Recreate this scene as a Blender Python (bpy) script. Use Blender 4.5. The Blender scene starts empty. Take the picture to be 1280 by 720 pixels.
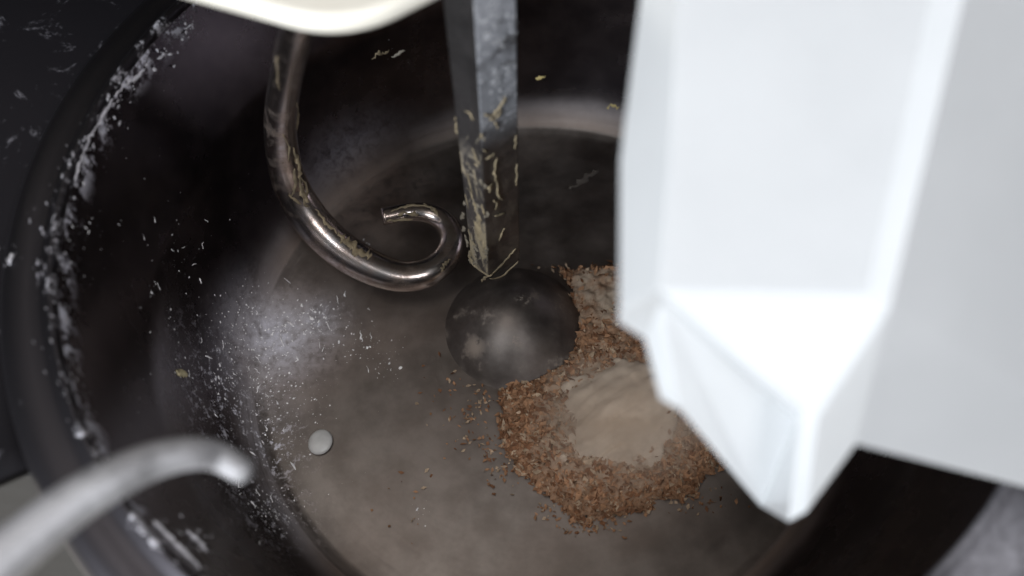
import bpy, bmesh, math, random
from mathutils import Vector, Matrix, noise

random.seed(7)
scene = bpy.context.scene
C = bpy.context.collection

# ------------------------------------------------------------------ camera
FPX = 1233.0                       # focal length in pixels of a 1280-wide frame
EL, ROLL = math.radians(59.8), -0.0065
CAM = Vector((-0.0241, -0.3603, 0.7230))
FW = Vector((0, math.cos(EL), -math.sin(EL)))
_R = Vector((1, 0, 0)); _U = _R.cross(FW)
RT = _R * math.cos(ROLL) + _U * math.sin(ROLL)
UP = _U * math.cos(ROLL) - _R * math.sin(ROLL)
cam_data = bpy.data.cameras.new('camera')
cam = bpy.data.objects.new('camera', cam_data)
C.objects.link(cam)
M = Matrix((RT, UP, -FW)).transposed().to_4x4()
M.translation = CAM
cam.matrix_world = M
cam_data.sensor_width = 36.0
cam_data.lens = FPX / 1280 * 36
cam_data.clip_start = 0.02
cam_data.clip_end = 50
cam_data.dof.use_dof = True
cam_data.dof.focus_distance = 0.78
cam_data.dof.aperture_fstop = 3.1
scene.camera = cam

# ------------------------------------------------------------------ world and lamps
world = bpy.data.worlds.new('World')
scene.world = world
world.use_nodes = True
world.node_tree.nodes['Background'].inputs['Color'].default_value = (0.80, 0.76, 0.74, 1)
world.node_tree.nodes['Background'].inputs['Strength'].default_value = 0.022

def area(name, loc, target, size, size_y, power, color):
    l = bpy.data.lights.new(name, 'AREA')
    l.shape = 'RECTANGLE'; l.size = size; l.size_y = size_y
    l.energy = power; l.color = color
    o = bpy.data.objects.new(name, l); C.objects.link(o)
    o.location = loc
    o.rotation_euler = (Vector(target) - Vector(loc)).to_track_quat('-Z', 'Y').to_euler()
    return o

area('window_light', (-1.5, -1.85, 1.1), (0.0, 0, 0.25), 0.9, 1.6, 102, (0.90, 0.95, 1.0))
area('side_light', (0.6, -1.1, 1.6), (-0.1, 0, 0), 0.45, 0.35, 14.0, (0.97, 0.97, 1.0))
area('ceiling_light', (-0.40, 0.20, 2.2), (-0.05, 0, 0), 0.9, 0.7, 3.6, (1.0, 0.95, 0.90))
area('left_fill_light', (-0.75, -0.40, 2.2), (0, 0, 0), 0.8, 0.6, 9, (1.0, 0.95, 0.90))  # unseen fill lamp, added to brighten the flour heap

vs = scene.view_settings
vs.view_transform = 'Standard'; vs.look = 'None'; vs.gamma = 1.0; vs.use_curve_mapping = False
vs.exposure = 0.0
scene.cycles.max_bounces = 8
scene.cycles.volume_bounces = 4
scene.cycles.use_denoising = True

# ------------------------------------------------------------------ helpers
def ray(px, py):
    return (FW + RT * ((px - 640) / FPX) - UP * ((py - 360) / FPX))      # unit depth along the axis

def at_z(px, py, z):
    d = ray(px, py); return CAM + d * ((z - CAM.z) / d.z)

def at_y(px, py, y):
    d = ray(px, py); return CAM + d * ((y - CAM.y) / d.y)

def at_d(px, py, depth):
    return CAM + ray(px, py) * depth

def pixel_size(p):
    return (p - CAM).dot(FW) / FPX                                        # metres per 1280-pixel at a point

def link(name, me, mat=None, parent=None):
    o = bpy.data.objects.new(name, me); C.objects.link(o)
    if mat: me.materials.append(mat)
    if parent:
        o.parent = parent
    return o

def mesh(name, verts, faces, mat=None, parent=None, smooth=True):
    me = bpy.data.meshes.new(name)
    me.from_pydata([tuple(v) for v in verts], [], faces)
    me.update()
    if smooth:
        me.polygons.foreach_set('use_smooth', [True] * len(me.polygons))
    return link(name, me, mat, parent)

def fix_normals(o):
    bm = bmesh.new(); bm.from_mesh(o.data)
    bmesh.ops.recalc_face_normals(bm, faces=bm.faces)
    bm.to_mesh(o.data); bm.free()
    return o

def tag(o, label, cat, group=None, kind=None):
    o['label'] = label; o['category'] = cat
    if group: o['group'] = group
    if kind: o['kind'] = kind
    return o

def empty(name, loc=(0, 0, 0)):
    o = bpy.data.objects.new(name, None); C.objects.link(o)
    o.location = loc
    return o

def lathe(profile, seg=160, centre=(0, 0), wobble=0.0):
    verts, faces = [], []
    n = len(profile)
    for k in range(seg):
        a = 2 * math.pi * k / seg
        for (r, z) in profile:
            verts.append((centre[0] + r * math.cos(a), centre[1] + r * math.sin(a), z))
    for k in range(seg):
        k2 = (k + 1) % seg
        for j in range(n - 1):
            faces.append((k * n + j, k2 * n + j, k2 * n + j + 1, k * n + j + 1))
    return verts, faces

def catmull(pts, sub=10):
    """pts: list of tuples (x,y,z,r...) -> dense interpolation"""
    P = [tuple(p) for p in pts]
    P = [tuple(2 * a - b for a, b in zip(P[0], P[1]))] + P + [tuple(2 * a - b for a, b in zip(P[-1], P[-2]))]
    out = []
    for i in range(1, len(P) - 2):
        for s in range(sub):
            t = s / sub
            out.append(tuple(0.5 * (2 * b + (c - a) * t + (2 * a - 5 * b + 4 * c - d) * t * t + (3 * b - a - 3 * c + d) * t ** 3)
                             for a, b, c, d in zip(P[i - 1], P[i], P[i + 1], P[i + 2])))
    out.append(P[-2])
    return out

def frames(path):
    """parallel-transport frames along dense (x,y,z,r) points"""
    pts = [Vector(p[:3]) for p in path]
    res = []
    nrm = None
    for i, p in enumerate(pts):
        t = (pts[min(i + 1, len(pts) - 1)] - pts[max(i - 1, 0)]).normalized()
        if nrm is None:
            nrm = t.orthogonal().normalized()
        nrm = (nrm - t * nrm.dot(t)).normalized()
        res.append((p, t, nrm, t.cross(nrm)))
    return res

def tube(path, seg=24, round_start=False, round_end=False, bump=0.0):
    fr = frames(path)
    verts, faces = [], []
    rings = []
    def ring(p, n, b, r):
        s = len(verts)
        for k in range(seg):
            a = 2 * math.pi * k / seg
            v = p + (n * math.cos(a) + b * math.sin(a)) * r
            if bump:
                v += (v - p).normalized() * bump * noise.noise(v * 60)
            verts.append(v)
        rings.append(s)
    if round_start:
        p, t, n, b = fr[0]; r = path[0][3]
        for q in (75, 50, 25):
            c = math.radians(q); ring(p - t * r * math.sin(c) * .8, n, b, r * math.cos(c))
    for (p, t, n, b), q in zip(fr, path):
        ring(p, n, b, q[3])
    if round_end:
        p, t, n, b = fr[-1]; r = path[-1][3]
        for q in (25, 50, 75):
            c = math.radians(q); ring(p + t * r * math.sin(c) * .8, n, b, r * math.cos(c))
    for i in range(len(rings) - 1):
        for k in range(seg):
            k2 = (k + 1) % seg
            faces.append((rings[i] + k, rings[i] + k2, rings[i + 1] + k2, rings[i + 1] + k))
    faces.append(tuple(range(rings[0], rings[0] + seg))[::-1])
    faces.append(tuple(range(rings[-1], rings[-1] + seg)))
    return verts, faces

# ------------------------------------------------------------------ materials
class Mat:
    def __init__(self, name):
        self.m = bpy.data.materials.new(name); self.m.use_nodes = True
        self.nt = self.m.node_tree
        self.bsdf = self.nt.nodes['Principled BSDF']
    def n(self, t, **kw):
        nd = self.nt.nodes.new(t)
        for k, v in kw.items(): setattr(nd, k, v)
        return nd
    def l(self, a, b): self.nt.links.new(a, b)
    def set(self, key, v): self.bsdf.inputs[key].default_value = v
    def coords(self):
        if not hasattr(self, '_geo'):
            self._geo = self.n('ShaderNodeTexCoord')
        return self._geo.outputs['Object']
    def noise(self, scale, detail=6, rough=0.6, dist=0.0, stretch=None, coord=None):
        t = self.n('ShaderNodeTexNoise')
        t.inputs['Scale'].default_value = scale; t.inputs['Detail'].default_value = detail
        t.inputs['Roughness'].default_value = rough; t.inputs['Distortion'].default_value = dist
        co = coord or self.coords()
        if stretch:
            mp = self.n('ShaderNodeMapping'); mp.inputs['Scale'].default_value = stretch
            self.l(co, mp.inputs['Vector']); co = mp.outputs['Vector']
        self.l(co, t.inputs['Vector'])
        return t.outputs['Fac']
    def ramp(self, fac, a, b):
        """smooth 0..1 between a and b"""
        r = self.n('ShaderNodeMapRange'); r.interpolation_type = 'SMOOTHSTEP'
        r.inputs['From Min'].default_value = a; r.inputs['From Max'].default_value = b
        self.l(fac, r.inputs['Value'])
        return r.outputs['Result']
    def math(self, op, a, b=None, clamp=False):
        m = self.n('ShaderNodeMath', operation=op); m.use_clamp = clamp
        for i, v in enumerate((a, b)):
            if v is None: continue
            if isinstance(v, (int, float)): m.inputs[i].default_value = v
            else: self.l(v, m.inputs[i])
        return m.outputs[0]
    def mix(self, fac, a, b):
        m = self.n('ShaderNodeMix', data_type='RGBA')
        if isinstance(fac, (int, float)): m.inputs[0].default_value = fac
        else: self.l(fac, m.inputs[0])
        for i, v in ((6, a), (7, b)):
            if isinstance(v, tuple): m.inputs[i].default_value = v + (1,) if len(v) == 3 else v
            else: self.l(v, m.inputs[i])
        return m.outputs[2]
    def spot(self, centre, radius, soft=1.0, scale=(1, 1, 1)):
        """1 at a point of the object, fading to 0 at radius"""
        mp = self.n('ShaderNodeVectorMath', operation='SUBTRACT')
        self.l(self.coords(), mp.inputs[0]); mp.inputs[1].default_value = centre
        sc = self.n('ShaderNodeVectorMath', operation='MULTIPLY')
        self.l(mp.outputs[0], sc.inputs[0]); sc.inputs[1].default_value = scale
        ln = self.n('ShaderNodeVectorMath', operation='LENGTH'); self.l(sc.outputs[0], ln.inputs[0])
        return self.ramp(ln.outputs['Value'], radius, radius * (1 - soft))
    def bump(self, h, strength, dist=0.001):
        b = self.n('ShaderNodeBump'); b.inputs['Strength'].default_value = strength
        b.inputs['Distance'].default_value = dist
        self.l(h, b.inputs['Height']); self.l(b.outputs['Normal'], self.bsdf.inputs['Normal'])

def plain(name, col, rough=0.6, metal=0.0, var=0.25, scale=40, bump=0.2, dist=0.0008):
    m = Mat(name)
    f = m.noise(scale)
    dark = tuple(c * (1 - var) for c in col); lite = tuple(min(1, c * (1 + var)) for c in col)
    m.l(m.mix(m.ramp(f, .3, .7), dark, lite), m.bsdf.inputs['Base Color'])
    m.set('Roughness', rough); m.set('Metallic', metal)
    if bump: m.bump(m.noise(scale * 4), bump, dist)
    return m.m

# ------------------------------------------------------------------ the bowl's shape
H = 0.230                       # height of the rim above the bowl's floor
PROFILE = [(0.0, 0.0), (0.10, 0.0), (0.16, 0.0), (0.205, 0.0), (0.222, 0.0003), (0.227, 0.0012), (0.2295, 0.0030), (0.232, 0.0036)]
for k in range(1, 13):          # coving
    a0, a = math.radians(58), math.radians(58 + 26 * k / 12)
    PROFILE.append((0.232 + 0.042 * (math.sin(a) - math.sin(a0)) / (math.sin(math.radians(84)) - math.sin(a0)), 0.0036 + 0.285 * (math.cos(a0) - math.cos(a))))
zc = PROFILE[-1][1]
for k in range(1, 13):
    t = k / 12
    PROFILE.append((0.274 + 0.025 * t, zc + (H - 0.008 - zc) * t))
def prof_r(z):
    for (r0, z0), (r1, z1) in zip(PROFILE, PROFILE[1:]):
        if z1 > z0 and z0 <= z <= z1:
            return r0 + (r1 - r0) * (z - z0) / (z1 - z0)
    return 0.0 if z < 0 else 0.299
def on_bowl(px, py):
    """first point of the bowl's inside on the line of sight, with its normal"""
    d = ray(px, py).normalized(); s = 0.3
    while s < 1.6:
        p = CAM + d * s
        if p.z <= 0.0005 or (p.z < H - .006 and math.hypot(p.x, p.y) >= prof_r(p.z)):
            break
        s += 0.0008
    r = math.hypot(p.x, p.y)
    if p.z <= 0.003 and r < .230:
        n = Vector((0, 0, 1))
    else:
        dr = (prof_r(min(p.z + .004, H - .01)) - prof_r(max(p.z - .004, 0.0002))) / .008
        n = Vector((-p.x / r, -p.y / r, dr)).normalized()
    return p, n

_d = at_z(643, 409, 0.0); DOME = (_d.x, _d.y)
# ---- bowl steel
st = Mat('bowl_steel')
brushed = st.noise(30, 4, .6)
fine = st.noise(600, 3, .6)
sep = st.n('ShaderNodeSeparateXYZ'); st.l(st.coords(), sep.inputs[0])
z = sep.outputs['Z']
pol = st.n('ShaderNodeCombineXYZ')
xy = st.n('ShaderNodeVectorMath', operation='MULTIPLY'); st.l(st.coords(), xy.inputs[0]); xy.inputs[1].default_value = (1, 1, 0)
rl = st.n('ShaderNodeVectorMath', operation='LENGTH'); st.l(xy.outputs[0], rl.inputs[0])
st.l(st.math('MULTIPLY', rl.outputs['Value'], 60.0), pol.inputs['X'])
st.l(st.math('MULTIPLY', st.math('ARCTAN2', sep.outputs['Y'], sep.outputs['X']), .8), pol.inputs['Y'])
st.l(st.math('MULTIPLY', z, 60.0), pol.inputs['Z'])
rings = st.noise(6, 5, .7, coord=pol.outputs[0])
worn = st.ramp(z, 0.045, 0.003)                                          # floor and coving scuffed by dough
cloud = st.noise(9, 5, .55)
fleck = st.noise(420, 4, .75)
fleck2 = st.noise(130, 6, .7, .4)
def P(px, py): return tuple(on_bowl(px, py)[0])
spots = [(P(345, 420), .085, .8), (P(280, 500), .10, .8), (P(335, 640), .07, .7), (P(330, 560), .07, .7), (P(400, 400), .05, .7)]
flour_mask = None
for c, r, s in spots:
    v = st.spot(c, r, 1.0)
    flour_mask = v if flour_mask is None else st.math('MAXIMUM', flour_mask, v)
speck = st.math('MULTIPLY', st.ramp(st.math('ADD', fleck2, st.math('MULTIPLY', fleck, .7)), .88, 1.02), flour_mask)
film = st.math('MULTIPLY', st.math('MULTIPLY', st.math('MAXIMUM', st.spot(P(350, 430), .095, 1.0), st.math('MULTIPLY', st.spot(P(470, 240), .10, 1.0), .8)), st.ramp(st.math('ADD', fleck2, st.math('MULTIPLY', cloud, .6)), .40, .95)), .9)  # bluish haze painted in for the white container's reflection on the steel
cloud2 = st.noise(5.5, 6, .62, .9)
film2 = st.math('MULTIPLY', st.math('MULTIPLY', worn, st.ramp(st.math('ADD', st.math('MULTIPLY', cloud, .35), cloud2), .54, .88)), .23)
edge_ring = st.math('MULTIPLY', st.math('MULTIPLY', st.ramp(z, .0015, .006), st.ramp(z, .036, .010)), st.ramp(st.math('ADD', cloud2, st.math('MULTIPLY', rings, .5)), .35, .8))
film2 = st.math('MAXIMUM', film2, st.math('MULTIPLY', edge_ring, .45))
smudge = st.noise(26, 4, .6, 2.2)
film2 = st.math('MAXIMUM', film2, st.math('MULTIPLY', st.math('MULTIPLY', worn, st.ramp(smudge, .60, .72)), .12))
# crust along the top edge, in the photo's left
edge = st.math('MULTIPLY', st.ramp(z, H - .030, H - .010), st.ramp(st.math('ADD', st.noise(55, 6, .7), st.math('MULTIPLY', st.noise(260, 3, .7), .35)), .66, .78))
edge = st.math('MULTIPLY', edge, st.ramp(sep.outputs['X'], -.12, -.22))
few = st.math('MULTIPLY', st.ramp(fleck2, .70, .76), st.ramp(fleck, .5, .62))
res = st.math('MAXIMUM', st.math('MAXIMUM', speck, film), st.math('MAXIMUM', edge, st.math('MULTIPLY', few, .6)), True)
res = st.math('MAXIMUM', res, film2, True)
steel_col = st.mix(worn, st.mix(st.ramp(brushed, .3, .7), (.085, .075, .084), (.135, .12, .13)), st.mix(st.ramp(brushed, .3, .7), (.19, .165, .15), (.28, .25, .23)))
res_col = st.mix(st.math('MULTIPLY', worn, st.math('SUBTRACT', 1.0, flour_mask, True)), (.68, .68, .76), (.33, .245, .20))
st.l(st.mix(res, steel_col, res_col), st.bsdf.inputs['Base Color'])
st.l(st.math('SUBTRACT', 1.0, res), st.bsdf.inputs['Metallic'])
rough = st.math('ADD', st.math('MULTIPLY', worn, .15), st.math('ADD', .22, st.math('MULTIPLY', st.math('MULTIPLY', brushed, cloud), .18)))
rough = st.math('ADD', rough, st.math('MULTIPLY', st.math('SUBTRACT', rings, .5), st.math('MULTIPLY', worn, .26)))
st.l(st.math('ADD', rough, st.math('MULTIPLY', res, .4), True), st.bsdf.inputs['Roughness'])
st.bump(st.math('ADD', st.math('ADD', st.math('MULTIPLY', st.noise(200, 3, .6), .2), st.math('MULTIPLY', st.math('MULTIPLY', rings, worn), .25)), res), .25, .0006)
BOWL_STEEL = st.m

# rim: dusted with flour on the left, with a painted sheen at the right front
rm = Mat('rim_steel')
f1 = rm.noise(45, 7, .72, .6); f2 = rm.noise(240, 4, .7)
sepr = rm.n('ShaderNodeSeparateXYZ'); rm.l(rm.coords(), sepr.inputs[0])
leftish = rm.ramp(sepr.outputs['X'], .05, -.2)
rad = rm.n('ShaderNodeVectorMath', operation='LENGTH')
mulz = rm.n('ShaderNodeVectorMath', operation='MULTIPLY'); rm.l(rm.coords(), mulz.inputs[0]); mulz.inputs[1].default_value = (1, 1, 0)
rm.l(mulz.outputs[0], rad.inputs[0])
inner = rm.math('MULTIPLY', rm.ramp(rad.outputs['Value'], .309, .300), .16)
rim_sheen = rm.math('MULTIPLY', rm.spot(tuple(at_z(1262, 700, .225)), .075, .9), rm.math('ADD', .05, rm.math('MULTIPLY', f1, .75)))  # pale spot coloured in where the rolled edge gleams
mask = rm.math('MULTIPLY', rm.ramp(rm.math('ADD', rm.math('ADD', f1, rm.math('MULTIPLY', f2, .35)), inner), .84, .96), leftish)
mask = rm.math('MAXIMUM', mask, rim_sheen, True)
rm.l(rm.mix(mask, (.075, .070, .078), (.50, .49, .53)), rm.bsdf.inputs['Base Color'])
rm.l(rm.math('SUBTRACT', 1.0, mask), rm.bsdf.inputs['Metallic'])
rm.l(rm.math('ADD', .42, rm.math('MULTIPLY', mask, .5)), rm.bsdf.inputs['Roughness'])
rm.bump(mask, .4, .001)

bowl = empty('mixing_bowl')
tag(bowl, 'large dark stainless steel mixing bowl dusted with flour, holding the bran and flour', 'bowl')
v, f = lathe([(.0006, 0)] + PROFILE[1:], 192)
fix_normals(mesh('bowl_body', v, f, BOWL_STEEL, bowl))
RIM = [(0.2989, H - .0082), (0.2985, H - .004), (0.2992, H - .001), (0.3008, H), (0.303, H - .001), (.306, H - .004), (.310, H - .0065),
       (.316, H - .005), (.324, H - .006), (.330, H - .008), (.335, H - .014), (.3375, H - .024), (.336, H - .034), (.330, H - .040), (.322, H - .040), (.3125, H - .048),
       (.311, .05), (.300, -.005), (.25, -.03), (.0, -.03)]
v, f = lathe(RIM[:-1], 192)
f.append(tuple(range(len(RIM) - 2, 192 * (len(RIM) - 1), len(RIM) - 1))[::-1])
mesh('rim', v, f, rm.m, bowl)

# dome with a soft fillet
dm = Mat('dome_steel')
g1 = dm.noise(45, 5, .6); g2 = dm.noise(300, 4, .7)
stain_glint = dm.math('MAXIMUM', dm.math('MULTIPLY', dm.ramp(dm.math('ADD', g1, dm.math('MULTIPLY', g2, .4)), .72, .92), .8), dm.math('ADD', .03, dm.math('MULTIPLY', g1, .32)))
stain_glint = dm.math('MAXIMUM', stain_glint, dm.math('MULTIPLY', dm.spot(tuple(at_z(590, 434, .018)), .016, .8), dm.ramp(dm.math('ADD', g1, dm.math('MULTIPLY', g2, .5)), .62, .80)))
stain_glint = dm.math('MAXIMUM', stain_glint, dm.math('MULTIPLY', dm.spot(tuple(at_z(655, 372, .036)), .012, .8), dm.ramp(g2, .48, .6)))  # pale patch at the dome's top is a painted highlight
dm.l(dm.mix(stain_glint, dm.mix(dm.ramp(g1, .3, .7), (.12, .105, .10), (.20, .18, .17)), (.33, .28, .24)), dm.bsdf.inputs['Base Color'])
dm.l(dm.math('SUBTRACT', 1.0, stain_glint), dm.bsdf.inputs['Metallic'])
dm.l(dm.math('ADD', .40, dm.math('MULTIPLY', stain_glint, .4)), dm.bsdf.inputs['Roughness'])
dm.bump(dm.math('ADD', g2, stain_glint), .12, .0006)
DOMEP = [(.0, .037)]
for k in range(1, 25):
    q = k / 24
    DOMEP.append((.0580 * q, -.0004 + .0374 * max(0, 1 - q * q) ** 1.25))
v, f = lathe([(.0003, DOMEP[0][1])] + DOMEP[1:], 96, DOME)
fix_normals(mesh('centre_dome', v, f, dm.m, bowl))

# ------------------------------------------------------------------ floor of the room, far below the bowl
fl = Mat('room_floor')
f.clear()
fl.l(fl.mix(fl.ramp(fl.noise(6, 6), .3, .7), (.58, .52, .45), (.70, .65, .57)), fl.bsdf.inputs['Base Color'])
fl.set('Roughness', .7)
o = mesh('floor', [(-3, -3, -.45), (3, -3, -.45), (3, 3, -.45), (-3, 3, -.45)], [(0, 1, 2, 3)], fl.m)
o['kind'] = 'structure'; o['label'] = 'blurred beige floor beyond the bowl rim'

# ------------------------------------------------------------------ hook
hk = Mat('hook_steel')
h1 = hk.noise(60, 5, .6); h2 = hk.noise(300, 5, .7)
grime = hk.math('MULTIPLY', hk.ramp(hk.math('ADD', h1, hk.math('MULTIPLY', h2, .3)), .64, .86), .6)
hk.l(hk.mix(grime, hk.mix(hk.ramp(h1, .35, .6), (.64, .60, .58), (.48, .40, .36)), (.15, .105, .075)), hk.bsdf.inputs['Base Color'])
hk.l(hk.math('SUBTRACT', 1.0, hk.math('MULTIPLY', grime, .5)), hk.bsdf.inputs['Metallic'])
hk.l(hk.math('ADD', .14, hk.math('MULTIPLY', h1, .2)), hk.bsdf.inputs['Roughness'])
hk.bump(hk.math('ADD', h2, grime), .08, .0005)
HOOK_PX = [(388, -30, .392, 20), (381, -8, .38, 20), (370, 40, .33, 19), (358, 95, .25, 18.5), (351, 145, .185, 18.5), (353, 190, .135, 19), (364, 232, .098, 20),
           (387, 272, .073, 21), (420, 307, .056, 21), (460, 332, .045, 20), (500, 345, .039, 18), (535, 340, .038, 17),
           (557, 322, .039, 15.5), (565, 300, .041, 14.5), (557, 279, .042, 13), (538, 267, .044, 11.5), (512, 265, .046, 10.5), (478, 271, .048, 10)]
hp = []
for px, py, zz, rp in HOOK_PX:
    p = at_z(px, py, zz); hp.append((p.x, p.y, p.z, rp * 1.1 * pixel_size(p)))
hook_path = catmull(hp, 10)
hook = empty('dough_hook')
tag(hook, 'curved steel spiral dough hook hanging into the bowl, left of the square bar', 'dough hook')
v, f = tube(hook_path, 32)
mesh('hook_rod', v, f, hk.m, hook)

DOUGH = plain('dried_dough', (.27, .215, .135), .75, 0, .35, 120, .4)
PALE = plain('pale_dough', (.50, .46, .38), .8, 0, .3, 150, .3)

def smear(points, normals, width, thick, seed=0):
    """uneven flattened strip of dough lying on a surface"""
    rnd = random.Random(seed)
    vs_, fs_ = [], []
    n = len(points)
    for i, (p, nn) in enumerate(zip(points, normals)):
        t = (points[min(i + 1, n - 1)] - points[max(i - 1, 0)])
        t = t.normalized() if t.length > 1e-9 else Vector((1, 0, 0))
        s = t.cross(nn).normalized()
        env = math.sin(math.pi * (i + .35) / (n - .3)) ** .5 if n > 1 else 1
        w = width * env * (.45 + .9 * rnd.random()); h = thick * (.5 + .8 * rnd.random()) * (.35 + .65 * env)
        off = s * width * (rnd.random() - .5) * .7
        for a, b in ((-1, -.3), (-.6, .75), (.1, 1.0), (.7, .6), (1, -.3)):
            vs_.append(p + off + s * w * .5 * a * (.8 + .4 * rnd.random()) + nn * h * b)
    for i in range(n - 1):
        for k in range(4):
            fs_.append((i * 5 + k, i * 5 + k + 1, i * 5 + k + 6, i * 5 + k + 5))
    fs_.append((0, 1, 2, 3, 4)[::-1]); fs_.append(tuple(range((n - 1) * 5, n * 5)))
    return vs_, fs_

def join(parts):
    V, F = [], []
    for v, f in parts:
        o = len(V); V += list(v); F += [tuple(i + o for i in q) for q in f]
    return V, F

def blob(p, n, size, rnd):
    """flat irregular flake on a surface"""
    t = n.orthogonal().normalized(); b = n.cross(t)
    k = rnd.choice((5, 6, 7)); a0 = rnd.random() * 6.28
    el = .42 + .55 * rnd.random(); rot = rnd.random() * 6.28
    vs_ = []
    for i in range(k):
        a = a0 + 6.28 * i / k; r = size * (.55 + .7 * rnd.random())
        x, y = r * math.cos(a), r * el * math.sin(a)
        vs_.append(p + t * (x * math.cos(rot) - y * math.sin(rot)) + b * (x * math.sin(rot) + y * math.cos(rot)) + n * .0001)
    vs_.append(p + n * size * (.25 + .35 * rnd.random()))
    return vs_, [(i, (i + 1) % k, k) for i in range(k)]

# dough clinging along the hook: nearest path sample to a pixel, shifted across the tube
hf = frames(hook_path)
def project(p):
    d = p - CAM; zz = d.dot(FW)
    return 640 + FPX * d.dot(RT) / zz, 360 - FPX * d.dot(UP) / zz
hook_proj = [project(q[0]) for q in hf]
def hook_surface(px, py):
    best = min(range(len(hf)), key=lambda i: (hook_proj[i][0] - px) ** 2 + (hook_proj[i][1] - py) ** 2)
    c = hf[best][0]; t = hf[best][1]; r = hook_path[best][3]
    tocam = (CAM - c); tocam = (tocam - t * tocam.dot(t)).normalized()
    side = t.cross(tocam).normalized()
    off = at_d(px, py, (c - CAM).dot(FW)) - c
    s = max(-1, min(1, off.dot(side) / r))
    n = (side * s + tocam * math.sqrt(max(0, 1 - s * s))).normalized()
    return c + n * r, n
parts = []
for i, (line, w) in enumerate([
        ([(366, 172), (372, 195), (371, 215), (376, 240)], 3.2), ([(371, 205), (379, 225), (377, 246), (384, 252)], 3.5),
        ([(362, 235), (366, 215), (364, 195)], 3.2), ([(356, 228), (362, 238), (372, 246)], 2.6),
        ([(372, 120), (374, 140), (371, 160)], 2.0), ([(349, 60), (351, 80), (353, 96)], 1.4), ([(354, 150), (361, 168), (358, 186)], 1.6),
        ([(392, 258), (402, 272), (412, 282), (420, 290)], 3.6), ([(421, 292), (428, 298), (436, 304), (444, 310), (452, 315), (460, 319), (467, 322)], 8.5), ([(424, 296), (436, 306), (448, 313)], 6.0), ([(372, 222), (376, 236), (384, 247)], 5.5), ([(368, 180), (371, 198), (370, 212)], 4.5), ([(496, 268), (512, 267), (524, 268)], 4.5),
        ([(428, 296), (438, 308), (450, 316)], 4.0), ([(488, 264), (505, 259), (520, 256), (534, 258)], 3.0), ([(482, 276), (500, 275), (516, 274)], 2.6),
        ([(530, 255), (543, 262), (551, 272)], 3.5), ([(540, 258), (549, 268)], 3.0), ([(548, 340), (553, 334), (560, 328)], 4.0), ([(549, 336), (552, 340)], 5)]):
    pts = [hook_surface(a, b) for a, b in [tuple(q) for q in line]]
    d = catmull([tuple(p) for p, _ in pts], 4); nn = []
    pp = []
    for q in d:
        j = min(range(len(pts)), key=lambda k: (pts[k][0] - Vector(q)).length)
        nn.append(pts[j][1]); pp.append(Vector(q))
    parts.append(smear(pp, nn, w * 1.5 * pixel_size(pp[0]), .0012, i))
v, f = join(parts[7:])
o = fix_normals(mesh('dough_smear', v, f, DOUGH, hook)); o['kind'] = 'stuff'
v, f = join(parts[:7])
o = fix_normals(mesh('dough_smear', v, f, plain('brown_dough', (.17, .135, .085), .8, 0, .35, 150, .3), hook)); o['kind'] = 'stuff'

# ------------------------------------------------------------------ square bar over the dome
ZB = 0.080
bF, bL, bR = at_z(610, 348, ZB), at_z(589, 329, ZB), at_z(650, 325, ZB)
tF, tL, tR = at_y(592, 0, bF.y), at_y(553, 0, bL.y), at_y(646, 0, bR.y)
bB, tB = bL + bR - bF, tL + tR - tF
def extend(b, t, z=.3878): return b + (t - b) * ((z - b.z) / (t.z - b.z))      # up to the cover's underside
br = Mat('bar_steel')
n1 = br.noise(40, 6, .7, .5); n2 = br.noise(260, 5, .75); n3 = br.noise(70, 5, .65, .8, (1, 1, .35))
mid_top = (tF * .9 + tR * 1.1) / 2
flourp = br.math('MULTIPLY', br.spot(tuple(bR * .18 + bF * .18 + tR * .32 + tF * .32 ), .085, .55), br.ramp(n1, .30, .52))
tops = br.spot(tuple((tR + tF) / 2 * 1.02 - (bR + bF) / 2 * .02), .135, .35)
# only the face between the front and right edges carries the flour film
side_n = (bR - bF).cross(tF - bF).normalized()
if side_n.dot(CAM - bF) < 0: side_n = -side_n
geo = br.n('ShaderNodeNewGeometry')
dt = br.n('ShaderNodeVectorMath', operation='DOT_PRODUCT'); br.l(geo.outputs['True Normal'], dt.inputs[0]); dt.inputs[1].default_value = side_n
onface = br.ramp(dt.outputs['Value'], .8, .95)
film = br.math('MULTIPLY', br.math('MULTIPLY', tops, onface), br.ramp(br.math('ADD', n1, br.math('MULTIPLY', n2, .25)), .42, .58))
clump = br.math('MULTIPLY', br.math('MULTIPLY', tops, onface), br.ramp(br.math('ADD', n2, br.math('MULTIPLY', n1, .4)), .74, .86))
low = br.spot(tuple((bL + bF) / 2 * .8 + (tL + tF) / 2 * .2), .11, .5)
tan = br.math('MULTIPLY', low, br.ramp(br.math('ADD', n3, br.math('MULTIPLY', n2, .3)), .60, .74))
tan = br.math('MULTIPLY', tan, br.math('SUBTRACT', 1.0, br.math('MULTIPLY', onface, .75)))
col = br.mix(br.ramp(n1, .3, .7), (.085, .08, .08), (.15, .14, .14))
col = br.mix(br.math('MULTIPLY', tan, .8), col, (.30, .24, .15))
col = br.mix(br.math('MULTIPLY', film, .7), col, (.30, .31, .34))
col = br.mix(clump, col, (.62, .62, .65))
br.l(col, br.bsdf.inputs['Base Color'])
cov = br.math('MAXIMUM', br.math('MAXIMUM', tan, film), clump, True)
br.l(br.math('SUBTRACT', .85, br.math('MULTIPLY', cov, .85)), br.bsdf.inputs['Metallic'])
br.l(br.math('ADD', .36, br.math('MULTIPLY', cov, .45)), br.bsdf.inputs['Roughness'])
br.bump(br.math('ADD', cov, br.math('MULTIPLY', n2, .3)), .35, .0009)
bar = empty('breaker_bar')
tag(bar, 'dark square steel breaker bar with dough scraps on it, ending just above the dome', 'bar')
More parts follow.
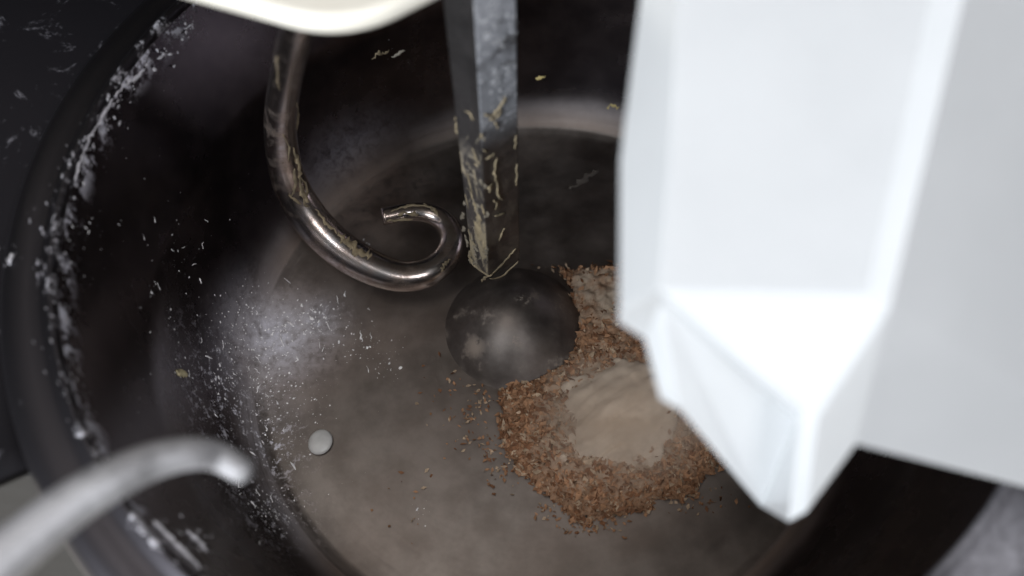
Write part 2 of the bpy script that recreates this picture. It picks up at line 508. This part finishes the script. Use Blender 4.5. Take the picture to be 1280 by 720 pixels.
vv = [bF, bR, bB, bL] + [extend(b, t) for b, t in ((bF, tF), (bR, tR), (bB, tB), (bL, tL))]
o = fix_normals(mesh('square_bar', vv, [(0, 3, 2, 1), (4, 5, 6, 7), (0, 1, 5, 4), (1, 2, 6, 5), (2, 3, 7, 6), (3, 0, 4, 7)], br.m, bar, smooth=False))
bv = o.modifiers.new('bevel', 'BEVEL'); bv.width = .0012; bv.segments = 2
nFR = side_n
nFL = (bL - bF).cross(tF - bF).normalized()
if nFL.dot(CAM - bF) < 0: nFL = -nFL
def on_plane(px, py, p0, n):
    d = ray(px, py); return CAM + d * ((p0 - CAM).dot(n) / d.dot(n))
parts = []
BARS = [  # pixel line, face, width in pixels
    ([(586, 318), (590, 328), (600, 338), (612, 345)], nFL, 3.2), ([(588, 312), (588, 322), (590, 328)], nFL, 4), ([(602, 352), (607, 347), (614, 343)], nFL, 3),
    ([(613, 345), (626, 332), (638, 318), (645, 310)], nFR, 3), ([(612, 348), (628, 345), (640, 334), (648, 326)], nFR, 2.4),
    ([(620, 198), (619, 215), (622, 232), (624, 245), (628, 250)], nFR, 3.6), ([(617, 250), (621, 256), (620, 262)], nFR, 3.2), ([(613, 230), (612, 240)], nFR, 5),
    ([(606, 142), (614, 145), (622, 138), (628, 128), (632, 120)], nFR, 4.5), ([(612, 148), (620, 147), (627, 138)], nFR, 3.5), ([(618, 152), (622, 160)], nFR, 2.5),
    ([(645, 168), (644, 178), (643, 186)], nFR, 2.5), ([(607, 198), (614, 195), (617, 191)], nFR, 2.4), ([(605, 186), (609, 190)], nFR, 3), ([(646, 205), (645, 232)], nFR, 2.2),
    ([(568, 150), (575, 140), (585, 139), (592, 150)], nFL, 2.6), ([(570, 152), (572, 165), (582, 172)], nFL, 2.4),
    ([(586, 235), (592, 250), (596, 265), (603, 276)], nFL, 2.6), ([(596, 262), (599, 275), (598, 290), (601, 300)], nFL, 7.5), ([(602, 255), (605, 268)], nFL, 2.5),
    ([(575, 190), (580, 200), (588, 206)], nFL, 2.5), ([(590, 185), (596, 200), (600, 205)], nFL, 3), ([(585, 215), (590, 240)], nFL, 2), ([(580, 225), (586, 262)], nFL, 1.8),
    ([(586, 285), (590, 300), (596, 312)], nFL, 3), ([(604, 300), (606, 318)], nFL, 2.4), ([(618, 270), (632, 265)], nFR, 2), ([(624, 300), (630, 285)], nFR, 2)]
rnd = random.Random(3)
for k in range(46):
    t = rnd.random(); px = 574 + rnd.random() * 32 + t * 8; py = 165 + 165 * t
    ln = 3 + rnd.random() * 7; a = rnd.choice((1.1, 1.3, 1.9, .6)) + rnd.random() * .4
    BARS.append(([(px, py), (px + ln * .5 * math.cos(a) + 1, py + ln * .5 * math.sin(a)), (px + ln * math.cos(a), py + ln * math.sin(a))], nFL, 1.2 + 3.2 * rnd.random() ** 2))
for i, (line, n, w) in enumerate(BARS):
    pts = [on_plane(a, b, bF, n) + n * .0002 for a, b in line]
    pp = [Vector(q[:3]) for q in catmull([tuple(p) for p in pts], 4)]
    parts.append(smear(pp, [n] * len(pp), w * 1.35 * pixel_size(pp[0]), .0008, 50 + i))
v, f = join(parts[:30]); o = fix_normals(mesh('dough_smear', v, f, DOUGH, bar)); o['kind'] = 'stuff'
v, f = join(parts[30:]); o = fix_normals(mesh('dough_smear', v, f, plain('grey_dough', (.17, .145, .11), .8), bar)); o['kind'] = 'stuff'
# pale flour lumps on the right face near the top
rnd = random.Random(11); parts = []
for cx, cy, sx, sy, n_ in ((625, 52, 9, 10, 40), (636, 85, 6, 8, 40), (622, 95, 8, 12, 25), (615, 20, 14, 18, 40), (640, 40, 4, 12, 20), (628, 120, 8, 8, 25)):
    for k in range(n_):
        x, y = cx + rnd.gauss(0, sx * .6), cy + rnd.gauss(0, sy * .6)
        if x < 602 + y * .05 or x > 647: continue
        p = on_plane(x, y, bF, nFR)
        parts.append(blob(p, nFR, pixel_size(p) * (.7 + 2.0 * rnd.random() ** 2), rnd))
v, f = join(parts)
o = mesh('flour_lump', v, f, plain('flour_lump', (.55, .55, .57), .9, 0, .15, 200, .2), bar); o['kind'] = 'stuff'

# ------------------------------------------------------------------ cream cover plate of the mixer head
ZP = 0.40
pts2 = []
corner = at_z(430, 36, ZP)
lft = at_z(292, -2, ZP); rgt = at_z(508, -3, ZP)
dl, dr_ = (lft - corner).normalized(), (rgt - corner).normalized()
rc = .030
pa, pb = corner + dl * rc, corner + dr_ * rc
arc = []
for k in range(11):
    t = k / 10
    arc.append(pa * (1 - t) ** 2 + corner * 2 * t * (1 - t) + pb * t ** 2)
outline = [corner + dl * .62] + arc + [corner + dr_ * .62, corner + dl * .45 + dr_ * .62]
bm = bmesh.new()
top = [bm.verts.new(p) for p in outline]
face = bm.faces.new(top)
ext = bmesh.ops.extrude_face_region(bm, geom=[face])
for g in ext['geom']:
    if isinstance(g, bmesh.types.BMVert): g.co.z -= .012
bmesh.ops.recalc_face_normals(bm, faces=bm.faces)
me = bpy.data.meshes.new('cover_plate'); bm.to_mesh(me); bm.free()
cm = Mat('cream_enamel')
cm.l(cm.mix(cm.ramp(cm.noise(14, 4), .3, .7), (.74, .70, .61), (.80, .765, .68)), cm.bsdf.inputs['Base Color'])
cm.set('Roughness', .35)
cm.bump(cm.noise(90, 3), .04, .0005)
head = empty('dough_mixer')
tag(head, 'dough mixer showing a rounded cream painted cover corner above the hook', 'mixer')
o = link('cover_plate', me, cm.m, head)
bv = o.modifiers.new('bevel', 'BEVEL'); bv.width = .0045; bv.segments = 4; bv.limit_method = 'ANGLE'; bv.angle_limit = math.radians(40)
for p in me.polygons: p.use_smooth = True
wn = o.modifiers.new('wn', 'WEIGHTED_NORMAL')

bm = bmesh.new()
bmesh.ops.create_cube(bm, size=1)
for vtx in bm.verts:
    vtx.co = Vector((vtx.co.x * 1.6, (.425 if vtx.co.y > 0 else .375) + vtx.co.y * .9, -.32 + vtx.co.z * .5))
me = bpy.data.meshes.new('mixer_base'); bm.to_mesh(me); bm.free()
o = link('mixer_base', me, plain('dark_paint', (.010, .010, .011), .5, 0, .3, 30, .1), head)
bv = o.modifiers.new('bevel', 'BEVEL'); bv.width = .008; bv.segments = 3

gp = [(.3315, .196), (.334, .2005), (.345, .203), (.37, .204), (.41, .206), (.47, .210), (.56, .214), (.60, .210), (.60, .203), (.56, .206), (.47, .202), (.37, .196), (.3335, .192)]
vv, ff = [], []
ng = 70
for k in range(ng + 1):
    a = math.radians(40 + (210 - 40) * k / ng)
    for (rr, zz) in gp:
        q = 1 + .004 * noise.noise(Vector((a * 3, 0, 0)))
        vv.append((rr * q * math.cos(a), rr * q * math.sin(a), zz))
m_ = len(gp)
for k in range(ng):
    for j in range(m_):
        j2 = (j + 1) % m_
        ff.append((k * m_ + j, (k + 1) * m_ + j, (k + 1) * m_ + j2, k * m_ + j2))
ff.append(tuple(range(m_))); ff.append(tuple(range(ng * m_, (ng + 1) * m_))[::-1])
sg = Mat('guard_steel')
s1 = sg.noise(26, 6, .72, 1.2); s2 = sg.noise(180, 4, .7)
sm = sg.math('MULTIPLY', sg.ramp(sg.math('ADD', s1, sg.math('MULTIPLY', s2, .3)), .74, .90), .7)
sg.l(sg.mix(sm, (.009, .008, .010), (.26, .25, .28)), sg.bsdf.inputs['Base Color'])
sg.set('Roughness', .7); sg.set('Metallic', 0.0); sg.set('Specular IOR Level', .15); sg.bump(sm, .3, .001)
fix_normals(mesh('splash_guard', vv, ff, sg.m, head))

# ------------------------------------------------------------------ flour-dusted rod at the lower left
ROD_PX = [(-110, 800, .44, 44), (-40, 738, .44, 41), (25, 682, .44, 37), (85, 634, .44, 33), (140, 600, .44, 29.5), (190, 577, .435, 26), (235, 567, .43, 23), (270, 570, .42, 20.5), (304, 589, .415, 17.5)]
rp = []
for px, py, zz, r in ROD_PX:
    p = at_z(px, py, zz - .10); rp.append((p.x, p.y, p.z, r * .92 * pixel_size(p)))
rd = Mat('dusted_rod')
r1 = rd.noise(50, 6, .7); r2 = rd.noise(220, 4, .7)
rmask = rd.ramp(rd.math('ADD', r1, rd.math('MULTIPLY', r2, .3)), .45, .75)
rd.l(rd.mix(rmask, (.30, .30, .31), (.37, .365, .38)), rd.bsdf.inputs['Base Color'])
rd.l(rd.math('SUBTRACT', .45, rd.math('MULTIPLY', rmask, .25)), rd.bsdf.inputs['Metallic'])
rd.set('Roughness', .5); rd.bump(rmask, .2, .001)
v, f = tube(catmull(rp, 10), 32, False, True)
o = fix_normals(mesh('guard_rod', v, f, rd.m))
tag(o, 'thick blurred grey rod with a bent rounded tip reaching over the bowl rim', 'rod')

# ------------------------------------------------------------------ white container
pl = Mat('white_plastic')
pl.l(pl.mix(pl.ramp(pl.noise(10, 3), .3, .7), (.56, .575, .59), (.60, .615, .63)), pl.bsdf.inputs['Base Color'])
pl.set('Roughness', .2)
pl.set('Subsurface Weight', .25); pl.set('Subsurface Radius', (.02, .02, .02)); pl.set('Subsurface Scale', .3)
pl.bump(pl.noise(50, 3), .03, .0006)
V = {}
# corners of the container's front and side walls
def K(key, px, py, d): V[key] = at_d(px, py, d)
# front skin
K('a0', 816, -160, .405); K('a1', 775, 200, .386); K('a2', 774, 388, .380); K('am', 800, 0, .398)
K('b0', 866, -160, .366); K('b1', 838, 190, .350); K('b2', 824, 362, .343); K('bm', 848, 0, .359)
K('p0', 1196, -160, .370); K('p2', 1084, 368, .347)          # panel's right edge, at the foot of the ridge
K('q0', 1242, -160, .363); K('q2', 1112, 384, .342)          # crest of the ridge
K('d', 1003, 512, .370)                                        # top of the spout's nose
K('d2', 1022, 522, .371)
K('bu', 826, 378, .352); K('du', 996, 524, .412)              # flank under the overhanging facet
K('s0', 1640, -160, .500); K('s2', 1600, 690, .50)
K('g', 1070, 555, .396); K('e', 985, 652, .440); K('e1', 950, 632, .470); K('e2', 1008, 640, .424)
K('c', 850, 512, .388); K('i', 772, 402, .398); K('j', 806, 424, .390); K('k', 826, 498, .385)
# far side
K('A0', 850, -160, .50); K('A2', 822, 400, .50); K('C', 880, 470, .50); K('E', 985, 560, .50); K('G', 1040, 520, .50)
K('S0', 1640, -160, .58); K('S2', 1590, 640, .58)
keys = list(V); idx = {k: i for i, k in enumerate(keys)}
F_ = ['a0 b0 bm am', 'am bm b1 a1', 'a1 b1 b2 a2', 'b0 p0 p2 b2 b1 bm', 'p0 q0 q2 p2', 'q0 s0 s2 g q2', 'b2 p2 q2 d2 d', 'q2 g d2',
      'b2 bu du d', 'bu du e1 c', 'du d e e1', 'd d2 e2 e', 'd2 g e2', 'a2 b2 bu j i', 'bu c k j',
      'a0 am A0', 'am a1 A0', 'a1 a2 A2 A0', 'a2 i A2', 'A0 A2 C E G S2 S0', 's0 S0 S2 s2', 'a0 A0 S0 s0 q0 p0 b0']
me = bpy.data.meshes.new('container_shell')
me.from_pydata([tuple(V[k]) for k in keys], [], [tuple(idx[k] for k in s.split()) for s in F_]); me.update()
cont = empty('flour_container')
tag(cont, 'white translucent plastic flour container tipped over the bowl, pouring from its pointed spout', 'container')
o = link('container_shell', me, pl.m, cont); fix_normals(o)
so = o.modifiers.new('solid', 'SOLIDIFY'); so.thickness = .0022; so.offset = -1
bv = o.modifiers.new('bevel', 'BEVEL'); bv.width = .005; bv.segments = 5; bv.limit_method = 'ANGLE'; bv.angle_limit = math.radians(12)
for p in me.polygons: p.use_smooth = True
o.modifiers.new('wn', 'WEIGHTED_NORMAL')

# ------------------------------------------------------------------ bran and flour on the bowl's floor
POLY = [(704, 342), (735, 331), (775, 326), (850, 335), (915, 400), (935, 480), (915, 560), (885, 606), (850, 625), (800, 640), (770, 648), (735, 658), (705, 640), (685, 620),
        (662, 606), (640, 590), (627, 560), (622, 520), (626, 488), (640, 476), (672, 470), (700, 452), (716, 425), (720, 395), (716, 365)]
poly = [at_z(a, b, 0.002) for a, b in POLY]
def inside_dist(x, y):
    ins = False; dmin = 1e9
    n = len(poly)
    for i in range(n):
        x0, y0, x1, y1 = poly[i].x, poly[i].y, poly[(i + 1) % n].x, poly[(i + 1) % n].y
        if (y0 > y) != (y1 > y) and x < (x1 - x0) * (y - y0) / (y1 - y0) + x0: ins = not ins
        t = max(0, min(1, ((x - x0) * (x1 - x0) + (y - y0) * (y1 - y0)) / ((x1 - x0) ** 2 + (y1 - y0) ** 2)))
        dmin = min(dmin, math.hypot(x - x0 - t * (x1 - x0), y - y0 - t * (y1 - y0)))
    return dmin if ins else -dmin
def hmap(x, y):
    d = inside_dist(x, y) + .007 * noise.fractal(Vector((x * 60, y * 60, 3)), 1.0, 2.0, 4) + .004 * noise.noise(Vector((x * 260, y * 260, 1)))
    if d <= 0: return None
    h = .013 * (1 - math.exp(-d / .012))
    return h + .0035 * noise.fractal(Vector((x * 130, y * 130, 0)), .9, 2.0, 5) * min(1, d / .006)
xs = [p.x for p in poly]; ys = [p.y for p in poly]
def heightmesh(fn, x0, x1, y0, y1, step, base=-.001):
    nx, ny = int((x1 - x0) / step) + 1, int((y1 - y0) / step) + 1
    ids, vs_, fs_ = {}, [], []
    for i in range(nx):
        for j in range(ny):
            h = fn(x0 + i * step, y0 + j * step)
            if h is not None:
                ids[i, j] = len(vs_); vs_.append((x0 + i * step, y0 + j * step, max(h, .0004)))
    for (i, j) in ids:
        q = [(i, j), (i + 1, j), (i + 1, j + 1), (i, j + 1)]
        if all(k in ids for k in q): fs_.append(tuple(ids[k] for k in q))
    return vs_, fs_
fc = at_z(770, 520, .012)
def flour_h(x, y):
    u = Vector((x - fc.x, y - fc.y))
    # long axis from lower left to upper right
    a = math.radians(32)
    l, w = u.x * math.cos(a) + u.y * math.sin(a), -u.x * math.sin(a) + u.y * math.cos(a)
    d = math.hypot(l / .074, w / .054)
    d += .30 * noise.noise(Vector((x * 32, y * 32, 7))) + .10 * noise.noise(Vector((x * 120, y * 120, 2)))
    if d > 1: return None
    h = .007 + .026 * (1 - d) ** .9 + .010 * max(-.5, l / .06)
    h += .0030 * noise.noise(Vector((w * 120, l * 16, 0))) + .0012 * noise.noise(Vector((w * 320, l * 40, 5))) + .0003 * noise.noise(Vector((x * 400, y * 400, 4)))
    return h * min(1, (1 - d) * 3 + .3)
bn = Mat('bran_meal')
b1 = bn.noise(160, 6, .75); b2 = bn.noise(35, 4, .6)
c0 = bn.mix(bn.ramp(b1, .35, .65), (.17, .085, .042), (.37, .21, .12))
flour_over = bn.math('MAXIMUM', bn.spot(tuple(at_z(748, 368, .012)), .042, .6), bn.math('MULTIPLY', bn.spot(tuple(at_z(765, 520, .02)), .095, .7), .8))
flour_over = bn.math('MULTIPLY', flour_over, bn.ramp(bn.math('ADD', b2, bn.math('MULTIPLY', b1, .4)), .50, .78))
bn.l(bn.mix(flour_over, c0, (.40, .32, .245)), bn.bsdf.inputs['Base Color'])
bn.set('Roughness', .9); bn.bump(b1, .6, .0015)
v, f = heightmesh(hmap, min(xs) - .01, max(xs) + .01, min(ys) - .01, max(ys) + .01, .0016)
heap = empty('bran_heap')
tag(heap, 'heap of reddish brown bran beside the dome, under the white container', 'bran')
mesh('bran_meal', v, f, bn.m, heap)
rnd = random.Random(5)
flakes = {0: [], 1: [], 2: []}
def flake(p, size, rnd):
    n = Vector((rnd.gauss(0, .6), rnd.gauss(0, .6), 1)).normalized()
    t = n.orthogonal().normalized(); b = n.cross(t); a = rnd.random() * 6.28
    t, b = t * math.cos(a) + b * math.sin(a), b * math.cos(a) - t * math.sin(a)
    l, w = size * (.7 + .8 * rnd.random()), size * (.35 + .4 * rnd.random())
    c = n * size * .3 * (rnd.random() - .3)
    return [p - t * l, p - b * w + c, p + t * l * .8 + b * w * .3, p + b * w + c * .5], [(0, 1, 2), (0, 2, 3)]
tries = 0
while sum(map(len, flakes.values())) < 6500 and tries < 40000:
    tries += 1
    x, y = rnd.uniform(min(xs), max(xs)), rnd.uniform(min(ys), max(ys))
    h = hmap(x, y)
    if h is None: continue
    px, py = project(Vector((x, y, h)))
    white = math.exp(-(((px - 762) / 62) ** 2 + ((py - 525) / 60) ** 2)) + math.exp(-(((px - 748) / 42) ** 2 + ((py - 368) / 44) ** 2))
    if rnd.random() < white * 1.1: continue
    flakes[rnd.choice((0, 0, 1, 1, 1, 2))].append(flake(Vector((x, y, h + .0006)), (.0010 + .0036 * rnd.random() ** 2), rnd))
for (cx, cy, sx, sy, n_) in ((590, 535, 26, 26, 60), (560, 480, 25, 20, 22), (600, 500, 14, 16, 30), (740, 660, 30, 8, 60), (860, 625, 40, 12, 70), (630, 590, 14, 18, 40),
                             (612, 560, 8, 14, 25), (720, 440, 8, 18, 30), (700, 455, 14, 7, 30), (520, 620, 40, 40, 14), (690, 640, 14, 10, 25), (700, 335, 20, 4, 20)):
    for k in range(n_):
        p = at_z(cx + rnd.gauss(0, sx * .7), cy + rnd.gauss(0, sy * .7), .0012)
        flakes[rnd.choice((0, 1, 1, 2))].append(flake(p, rnd.uniform(.0008, .0026), rnd))
n_edge = 0
while n_edge < 420:
    a, q = rnd.random() * 6.28, rnd.gauss(.93, .13)
    lx, wx = .074 * q * math.cos(a), .054 * q * math.sin(a)
    ca, sa = math.cos(math.radians(32)), math.sin(math.radians(32))
    x, y = fc.x + lx * ca - wx * sa, fc.y + lx * sa + wx * ca
    h = flour_h(x, y)
    n_edge += 1
    if h is None: continue
    flakes[rnd.choice((0, 0, 1, 1, 2))].append(flake(Vector((x, y, h + .0008)), .0010 + .003 * rnd.random() ** 2, rnd))
for k, c in ((0, (.21, .098, .048)), (1, (.36, .20, .11)), (2, (.44, .33, .23))):
    v, f = join(flakes[k])
    o = mesh('bran_flake', v, f, plain('bran_flake', c, .85, 0, .3, 200, 0), heap, smooth=False); o['kind'] = 'stuff'

# flour heap on the bran, streaked by the pour
v, f = heightmesh(flour_h, fc.x - .09, fc.x + .09, fc.y - .09, fc.y + .09, .0015)
fm = Mat('flour')
q1 = fm.noise(180, 5, .7); q2 = fm.noise(30, 4)
fedge = fm.math('ADD', fm.spot(tuple(fc), .078, .75), fm.math('MULTIPLY', fm.math('SUBTRACT', fm.noise(60, 6, .7), .5), 1.3))
fcol = fm.mix(fm.ramp(fm.math('ADD', q2, fm.math('MULTIPLY', q1, .4)), .5, .85), (.46, .37, .29), (.56, .47, .38))
fm.l(fm.mix(fm.ramp(fedge, .18, .62), (.26, .155, .095), fcol), fm.bsdf.inputs['Base Color'])
fm.set('Roughness', .95); fm.bump(q1, .25, .0008)
grains = []
for k in range(420):
    a, q = rnd.random() * 6.28, 1.0 + abs(rnd.gauss(0, .22))
    lx, wx = .074 * q * math.cos(a), .054 * q * math.sin(a)
    ca, sa = math.cos(math.radians(32)), math.sin(math.radians(32))
    x, y = fc.x + lx * ca - wx * sa, fc.y + lx * sa + wx * ca
    h = hmap(x, y)
    if h is None or flour_h(x, y) is not None: continue
    grains.append(blob(Vector((x, y, h + .0012)), Vector((0, 0, 1)), (.0004 + .0012 * rnd.random() ** 2), rnd))
heap_f = empty('flour_heap')
gv, gf = join(grains)
o = mesh('flour_grain', gv, gf, fm.m, heap_f); o['kind'] = 'stuff'
mesh('flour_mound', v, f, fm.m, heap_f); o = heap_f
tag(o, 'soft pale flour heap poured onto the reddish bran under the container spout', 'flour')

# airborne flour over the heap
bm = bmesh.new(); bmesh.ops.create_icosphere(bm, subdivisions=3, radius=1)
dc = at_z(778, 525, .035)
for vtx in bm.verts:
    c = vtx.co.copy()
    vtx.co = Vector((c.x * .078, c.y * .062, c.z * .038 * (1.5 if c.z > 0 and c.x > .2 else 1)))
me = bpy.data.meshes.new('flour_dust'); bm.to_mesh(me); bm.free()
dmx = Mat('flour_dust')
dmx.nt.nodes.remove(dmx.bsdf)
pv = dmx.n('ShaderNodeVolumePrincipled'); dmx.l(pv.outputs[0], dmx.nt.nodes['Material Output'].inputs['Volume'])
pv.inputs['Color'].default_value = (.93, .84, .74, 1); pv.inputs['Anisotropy'].default_value = .1
ln_ = dmx.n('ShaderNodeVectorMath', operation='LENGTH'); mm = dmx.n('ShaderNodeVectorMath', operation='MULTIPLY')
dmx.l(dmx.coords(), mm.inputs[0]); mm.inputs[1].default_value = (1 / .078, 1 / .062, 1 / .040); dmx.l(mm.outputs[0], ln_.inputs[0])
fall = dmx.ramp(ln_.outputs['Value'], 1.0, .15)
st_n = dmx.noise(1, 4, .6, coord=None, stretch=(22, 60, 40))
dmx.l(dmx.math('MULTIPLY', dmx.math('MULTIPLY', fall, dmx.ramp(st_n, .3, .75)), 62.0), pv.inputs['Density'])
o = link('flour_dust', me, dmx.m); o.location = dc
tag(o, 'thin haze of airborne flour hanging over the poured flour heap', 'flour dust', kind='stuff')

# ------------------------------------------------------------------ small round drop of dough on the floor
p0, n0 = on_bowl(401, 554)
dv, df = [], []
ps = pixel_size(p0)
bm = bmesh.new(); bmesh.ops.create_icosphere(bm, subdivisions=3, radius=1)
ax = (at_z(407, 542, 0) - at_z(396, 566, 0)).normalized(); ay = Vector((0, 0, 1)).cross(ax)
for vtx in bm.verts:
    c = vtx.co
    vtx.co = p0 + ax * c.x * 17 * ps + ay * c.y * 15 * ps + Vector((0, 0, 1)) * (.0025 + c.z * .0042) + Vector((0, 0, .0004)) * noise.noise(c * 2)
me = bpy.data.meshes.new('dough_drop'); bm.to_mesh(me); bm.free()
for p in me.polygons: p.use_smooth = True
o = link('dough_drop', me, plain('drop', (.50, .50, .49), .4, 0, .1, 80, .1))
tag(o, 'small smooth oval whitish drop lying alone on the bowl floor', 'dough drop')

# ------------------------------------------------------------------ specks and scraps stuck to the bowl
rnd = random.Random(21); parts = []
CL = [(225, 325, 14, 22, 30, 1.3), (190, 365, 6, 14, 10, 2.0), (213, 408, 6, 16, 14, 1.8), (230, 465, 12, 12, 24, 1.4), (265, 475, 10, 20, 26, 1.6), (250, 430, 40, 60, 80, 1.0),
      (300, 460, 45, 55, 260, 1.0), (340, 420, 40, 45, 420, .95), (395, 400, 24, 22, 200, 1.1), (345, 505, 40, 30, 320, .9), (340, 640, 22, 24, 420, .95), (288, 592, 16, 14, 200, 1.1), (300, 400, 24, 36, 300, .85), (325, 470, 22, 30, 300, .9), (470, 440, 22, 16, 70, 1.0),
      (330, 560, 40, 26, 120, 1.0), (240, 680, 14, 12, 20, 2.0), (110, 290, 3, 6, 6, 2.2), (75, 115, 4, 4, 4, 2.2), (130, 340, 60, 120, 60, .9), (200, 250, 100, 120, 70, .7), (90, 250, 20, 60, 40, 1.2), (455, 430, 30, 18, 40, 1.2), (485, 465, 10, 8, 14, 1.3),
      (30, 320, 20, 20, 14, 1.8), (480, 90, 30, 30, 16, .8), (500, 75, 20, 10, 8, 1.0), (300, 530, 120, 60, 80, .8), (240, 560, 60, 60, 40, .8), (490, 460, 4, 4, 4, 1.8), (460, 310, 12, 10, 24, 1.3), (530, 640, 8, 14, 10, 1.0)]
for cx, cy, sx, sy, n_, s in CL:
    for k in range(n_):
        x, y = cx + rnd.gauss(0, sx * .75), cy + rnd.gauss(0, sy * .75)
        if x < 5 or y < 5: continue
        p, n = on_bowl(x, y)
        if p.z > H - .012: continue
        parts.append(blob(p + n * .0003, n, pixel_size(p) * s * (.24 + 1.7 * rnd.random() ** 5), rnd))
for k in range(60):                       # short wiped streaks
    x, y = rnd.choice(((300, 440), (350, 400), (270, 470), (330, 520), (395, 395), (340, 630), (225, 330), (440, 425)))
    x, y = x + rnd.gauss(0, 26), y + rnd.gauss(0, 30)
    a = rnd.gauss(1.25, .5); ln = 3 + 9 * rnd.random()
    ps_ = [on_bowl(x + ln * t * math.cos(a) + rnd.gauss(0, .7), y + ln * t * math.sin(a)) for t in (0, .35, .7, 1)]
    parts.append(smear([p + n * .0002 for p, n in ps_], [n for p, n in ps_], (.7 + 1.8 * rnd.random() ** 2) * pixel_size(ps_[0][0]), .0005, 900 + k))
v, f = join(parts)
o = mesh('flour_specks', v, f, plain('flour_specks', (.84, .83, .86), .9, 0, .2, 300, 0))
tag(o, 'pale dried flour specks stuck all over the bowl wall and coving', 'flour specks', kind='stuff')
def scrap(line, w, label, mat, th=.0012, seed=0):
    pts = [on_bowl(a, b) for a, b in line]
    d = catmull([tuple(p) for p, _ in pts], 4)
    pp = [Vector(q[:3]) for q in d]; n = pts[0][1]
    v, f = smear(pp, [n] * len(pp), w * pixel_size(pp[0]), th, seed)
    o = fix_normals(mesh('dough_scrap', v, f, mat)); tag(o, label, 'dough scrap', 'dried dough scraps stuck to the bowl')
YEL = plain('yellow_dough', (.60, .48, .20), .7, 0, .25, 150, .3)
scrap([(464, 73), (472, 68), (478, 66), (486, 62)], 7, 'tan dried dough scrap on the dark far wall right of the hook, larger of two', DOUGH, seed=1)
scrap([(490, 72), (498, 67), (506, 62)], 5, 'thin greyish dough scrap on the dark far wall, nearest the square bar', PALE, seed=2)
scrap([(220, 464), (226, 466), (232, 465)], 11, 'cream dough crumb stuck to the left wall amid white flour specks', plain('cream_dough', (.66, .58, .36), .7), .002, seed=3)
scrap([(668, 98), (675, 97), (682, 96)], 5, 'small yellow dough scrap on the far wall just right of the square bar', YEL, seed=4)
scrap([(758, 134), (766, 132), (774, 135)], 6, 'yellow dough scrap on the far coving against the white container edge', YEL, seed=5)
scrap([(712, 236), (724, 228), (738, 218), (748, 212)], 9, 'faint dull smear of dough on the floor between bar and container', plain('dull_dough', (.17, .145, .125), .8), .0005, seed=6)
scrap([(574, 425), (584, 415), (592, 408)], 5, 'dull dough scrap at the dark left foot of the dome', PALE, .0015, seed=7)

parts = []
SM = [([(182, 84), (168, 98), (155, 106), (143, 120)], 7), ([(140, 122), (130, 140), (120, 160)], 7), ([(118, 158), (108, 178), (98, 196)], 12), ([(106, 180), (98, 204), (92, 226)], 9),
      ([(94, 204), (84, 226), (76, 244)], 16), ([(80, 236), (73, 256), (68, 278), (66, 304)], 15), ([(70, 262), (64, 284), (62, 300)], 10), ([(55, 312), (58, 340), (60, 362)], 9),
      ([(60, 352), (64, 382), (66, 410)], 9), ([(65, 404), (70, 436), (78, 466)], 10), ([(77, 460), (86, 496), (98, 528), (110, 552)], 9), ([(190, 652), (210, 672), (232, 694), (250, 712)], 6),
      ([(232, 664), (246, 676), (258, 690)], 12), ([(60, 330), (66, 344)], 5), ([(196, 74), (206, 66)], 4), ([(230, 36), (240, 30)], 4), ([(14, 318), (10, 330)], 8)]
for i, (line, w) in enumerate(SM):
    pts = [on_bowl(a, b) for a, b in line]
    pp = [Vector(q[:3]) for q in catmull([tuple(p + n * .0004) for p, n in pts], 6)]
    nn = []
    for q in pp:
        nn.append(min(pts, key=lambda t: (t[0] - q).length)[1])
    parts.append(smear(pp, nn, w * .75 * pixel_size(pp[0]), .0016, 200 + i))
    for k in range(26):
        q, n = rnd.choice(pts); t = rnd.choice(pp)
        t = t + Vector((rnd.gauss(0, .004), rnd.gauss(0, .004), rnd.gauss(0, .005)))
        parts.append(blob(t, n, .0006 + .0018 * rnd.random() ** 2, rnd))
v, f = join(parts)
o = fix_normals(mesh('flour_crust', v, f, plain('flour_crust', (.62, .61, .65), .95, 0, .3, 220, .4), bowl)); o['kind'] = 'stuff'
